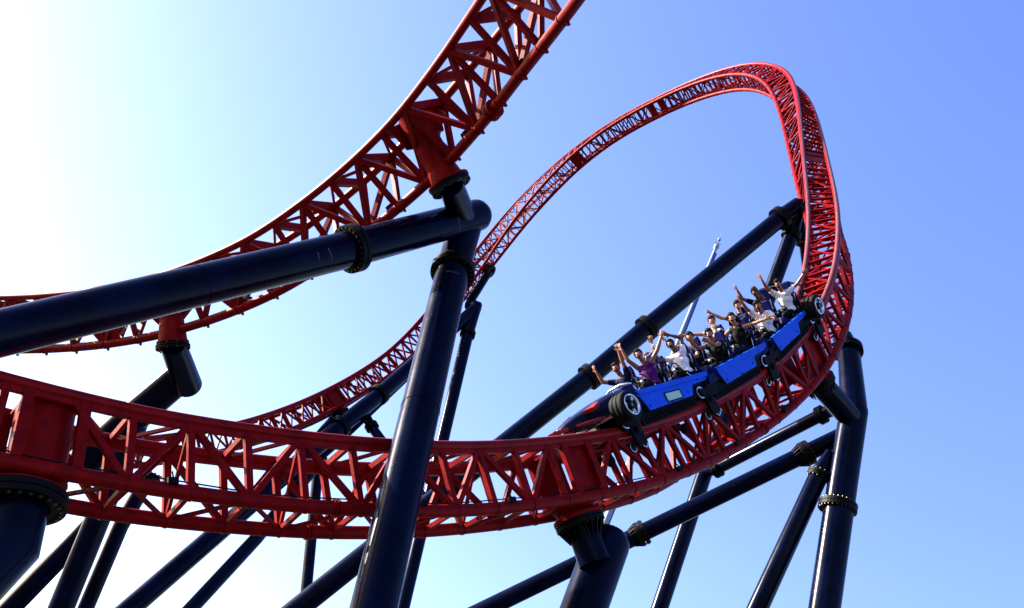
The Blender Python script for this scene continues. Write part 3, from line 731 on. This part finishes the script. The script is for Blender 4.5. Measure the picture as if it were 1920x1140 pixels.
def rider(car,x,y,dz,label,skin,shirt,pants,hair,aL,aR,yaw=0.,pitch=0.,lean=(0,0),sleeve=.5,longhair=False,vneck=False):
    root=None
    z0=.50+dz
    hip=np.array([x,y-.13,z0]);lx,ly=lean
    chest=np.array([x+lx*.6,y-.19+ly*.6,z0+.33]);nk=np.array([x+lx,y-.19+ly,z0+.55]);hd=np.array([x+lx*1.25,y-.16+ly*1.3,z0+.73])
    b=MB()
    capsule(b,hip+[-.07,0,0],.125,hip+[.07,0,0],.125);capsule(b,hip,.135,chest,.135)
    capsule(b,chest+[-.07,.01,-.03],.11,chest+[.07,.01,-.03],.11);capsule(b,chest+[-.12,0,.12],.075,chest+[.12,0,.12],.075)
    capsule(b,chest+[0,0,.12],.08,nk,.055);capsule(b,nk,.055,hd,.05)
    S=[];E=[];Wr=[]
    for sg,(u,f) in ((-1,aL),(1,aR)):
        sh=chest+np.array([sg*.175,0,.135]);u=nrm(u);f=nrm(f);sh=sh+np.array([0,0,max(0,u[2])*.03])
        e=sh+u*.285;wv=e+f*.25
        capsule(b,sh,.056,e,.042);capsule(b,e,.042,e+f*.09,.043);capsule(b,e+f*.08,.043,wv,.027);hand(b,wv,f,sg)
        S.append(sh);E.append(e);Wr.append(wv)
    for sg in (-1,1):
        h=hip+np.array([sg*.09,.02,-.01]);k=np.array([x+sg*.12,y+.33,z0+.08]);a=np.array([x+sg*.12,y+.42,z0-.33])
        capsule(b,h,.085,k,.062);capsule(b,k,.060,a,.042);capsule(b,a,.042,a+[0,.16,-.04],.035)
    # head
    cy,sy=math.cos(yaw),math.sin(yaw);cp,sp=math.cos(pitch),math.sin(pitch)
    def H(vx,vy,vz):
        vy,vz=vy*cp-vz*sp,vy*sp+vz*cp
        return hd+np.array([vx*cy-vy*sy,vx*sy+vy*cy,vz])
    def hs(c,r,sc):
        n,m=14,10;vs=[];fs=[]
        for i in range(m+1):
            th=math.pi*i/m
            for j in range(n):
                ph=2*math.pi*j/n;vs.append(H(c[0]+r*sc[0]*math.sin(th)*math.cos(ph),c[1]+r*sc[1]*math.sin(th)*math.sin(ph),c[2]+r*sc[2]*math.cos(th)))
        for i in range(m):
            for j in range(n): fs.append((i*n+j,(i+1)*n+j,(i+1)*n+(j+1)%n,i*n+(j+1)%n))
        return vs,fs
    for c,r,sc in (((0,-.01,.03),.098,(.80,1.,.95)),((0,.02,-.045),.072,(.82,.95,1.05)),((0,.055,-.095),.034,(1,.9,.8)),((0,.088,.028),.03,(1.6,.6,.5)),((-.077,0,-.01),.026,(.5,.8,1.2)),((.077,0,-.01),.026,(.5,.8,1.2)),((0,.10,-.012),.018,(.8,1.2,1.3)),((-.035,.072,-.02),.028,(1,.8,.8)),((.035,.072,-.02),.028,(1,.8,.8))):
        vs,fs=hs(c,r,sc);b.add(vs,fs,True)
    body=remesh(b,'person',SK[skin],None,.0105,1)
    tag(body,label,'person','riders on the coaster train')
    body.matrix_world=car.matrix_world.copy()
    # face
    b=MB();vs,fs=hs((0,.093,-.062),.02,(1.1,.5,1.3));b.add(vs,fs,True);b.build('mouth','mouth',body)
    for sx in (-.032,.032):
        b=MB();vs,fs=hs((sx,.088,.005),.012,(1.1,.7,.7));b.add(vs,fs,True);e_=b.build('eye','eye_white',body)
        b=MB();vs,fs=hs((sx,.095,.005),.006,(1,.7,1));b.add(vs,fs,True);b.build('pupil','hair_black').parent=e_
    # hair
    b=MB();n,m=22,12;vs=[];fs=[];idx={}
    for i in range(m+1):
        th=math.pi*i/m
        for j in range(n):
            ph=2*math.pi*j/n;dx,dy,dzz=math.sin(th)*math.cos(ph),math.sin(th)*math.sin(ph),math.cos(th)
            r=.112*(1+random.uniform(-.035,.05));vs.append((dx*r*.82,-.014+dy*r,.034+dzz*r*.98))
    for i in range(m):
        for j in range(n):
            th=math.pi*(i+.5)/m;ph=2*math.pi*(j+.5)/n;dy,dzz=math.sin(th)*math.sin(ph),math.cos(th)
            lim=.42+.9*max(0,dy)-.75 if dy>-.1 else -.62
            if dzz>lim+(.18 if dy>.55 else 0): fs.append((i*n+j,(i+1)*n+j,(i+1)*n+(j+1)%n,i*n+(j+1)%n))
    b.add([H(*v) for v in vs],fs,True)
    ho=b.build('hair',hair,body);md=ho.modifiers.new('thick','SOLIDIFY');md.thickness=.02;md.offset=-1
    if longhair:
        b=MB()
        for i in range(26):
            a=math.pi*(1.02+.96*i/25);a0=H(.085*math.cos(a),-.01+.09*math.sin(a),.03);
            pts=[a0];v=np.array([random.uniform(-.3,.3),-.35+random.uniform(-.3,.2),-.75])
            for k in range(4):
                pts.append(pts[-1]+nrm(v+np.array([.3*math.sin(i+k*1.7),.25*math.cos(i*2+k),0]))*.065)
            b.tube(pts,[.020,.022,.019,.014,.005],7)
        remesh(b,'long_hair',hair,body,.012,1)
    # shirt
    b=MB()
    capsule(b,hip+[-.065,0,.03],.14,hip+[.065,0,.03],.14);capsule(b,hip+[0,0,.03],.148,chest,.150)
    capsule(b,chest+[-.07,.01,-.03],.124,chest+[.07,.01,-.03],.124);capsule(b,chest+[-.125,0,.12],.088,chest+[.125,0,.12],.088);capsule(b,chest+[0,0,.1],.09,chest+[0,-.01,.19],.062)
    if sleeve>0:
        for sh,e in zip(S,E): capsule(b,sh,.074,sh+(e-sh)*sleeve,.062)
    remesh(b,'shirt',shirt,body,.013,2)
    b=MB();capsule(b,hip+[-.07,0,-.02],.142,hip+[.07,0,-.02],.142)
    for sg in (-1,1):
        h=hip+np.array([sg*.09,.02,-.01]);k=np.array([x+sg*.12,y+.33,z0+.08]);a=np.array([x+sg*.12,y+.42,z0-.33])
        capsule(b,h,.098,k,.078);capsule(b,k,.076,k+(a-k)*.85,.060)
    remesh(b,'trousers',pants,body,.015,1)
    return body
N,FR=-.33,.33
r1,r2=ROWS[0];r3,r4=ROWS[1];r5,r6=ROWS[2]
rider(car1,N,r1,.2,'man in a purple sleeveless shirt with both arms flung up in the first row','brown','purple','black_cloth','hair_black',((-.7,-.4,.6),(-.6,-.35,.75)),((.2,.45,.85),(.1,-.05,1)),yaw=.5,sleeve=0)
rider(car1,FR,r1,.2,'rider in a dark navy top at the very front, arms up beside the purple shirt','brown','navy_cloth','jeans','hair_black',((-.12,.05,1),(-.1,-.05,1)),((.55,.35,.35),(.05,.1,1)),yaw=.45,sleeve=.5)
rider(car1,N,r2,.2,'man in a white shirt directly behind the purple one, arms bent over his head','dark','white_cloth','black_cloth','hair_black',((-.25,-.25,.95),(.5,.45,.55)),((.45,.5,.15),(-.15,.0,1)),yaw=.55,pitch=.1,sleeve=.35)
rider(car1,FR,r2,.2,'rider half hidden beyond the arms-overhead man in white, pale hands up','tan','navy_cloth','jeans','hair_fair',((-.25,.45,.75),(-.35,.1,.9)),((.25,.8,-.3),(-.2,.8,.3)),yaw=.4,sleeve=.6)
rider(car2,N,r3,.08,'rider in a black top reaching forward, at the front of the middle car','brown','black_cloth','jeans','hair_black',((-.15,.9,.1),(.1,.75,.55)),((.2,.9,.2),(.1,.6,.8)),yaw=.6,sleeve=.2)
rider(car2,FR,r3,.12,'rider with a blue top at the far side of the middle car front row','tan','navy_cloth','jeans','hair_brown',((-.2,.8,-.5),(.2,.9,.2)),((.35,.6,.5),(.5,.2,.8)),yaw=.4,lean=(-.08,-.05),sleeve=.5)
rider(car2,N,r4,.16,'long-haired rider in a black tank top stretching one arm out sideways','tan','black_cloth','jeans','hair_brown',((-.93,-.22,.0),(-.93,-.25,.05)),((.35,.65,-.25),(.0,.35,.9)),yaw=.55,sleeve=0,longhair=True)
rider(car2,FR,r4,.2,'brown-haired rider beyond the tank top, one arm stretched out flat to the left','tan','grey_cloth','jeans','hair_brown',((-.1,.8,-.3),(.2,.8,.2)),((.75,.5,.3),(.75,.5,.25)),yaw=.5,lean=(0,-.15),sleeve=.3)
rider(car3,N,r5,.1,'rider in a white tee leaning over at the front of the last car','brown','white_cloth','black_cloth','hair_black',((-.5,.45,-.35),(-.35,.6,.25)),((.25,.4,.8),(.1,.2,.95)),yaw=.55,pitch=-.12,lean=(-.03,.05),sleeve=.55)
rider(car3,FR,r5,.14,'rider in a dark top on the far side, just in front of the last row','tan','navy_cloth','jeans','hair_brown',((-.1,.8,-.4),(.1,.8,.3)),((.75,.4,.4),(.6,.2,.7)),yaw=.5,lean=(0,-.22),sleeve=.5)
rider(car3,N,r6,.14,'rider in a white tee in the last row, one arm out towards the track','brown','white_cloth','black_cloth','hair_black',((-.85,-.35,.38),(-.75,-.3,.62)),((.3,.35,.7),(.05,.1,1)),yaw=.35,sleeve=.5)
rider(car3,FR,r6,.1,'mostly hidden rider at the far end of the last row with hands raised','dark','black_cloth','jeans','hair_black',((-.25,.75,.35),(.1,.35,.9)),((.5,.4,.6),(.2,-.1,1)),yaw=.4,sleeve=.5)
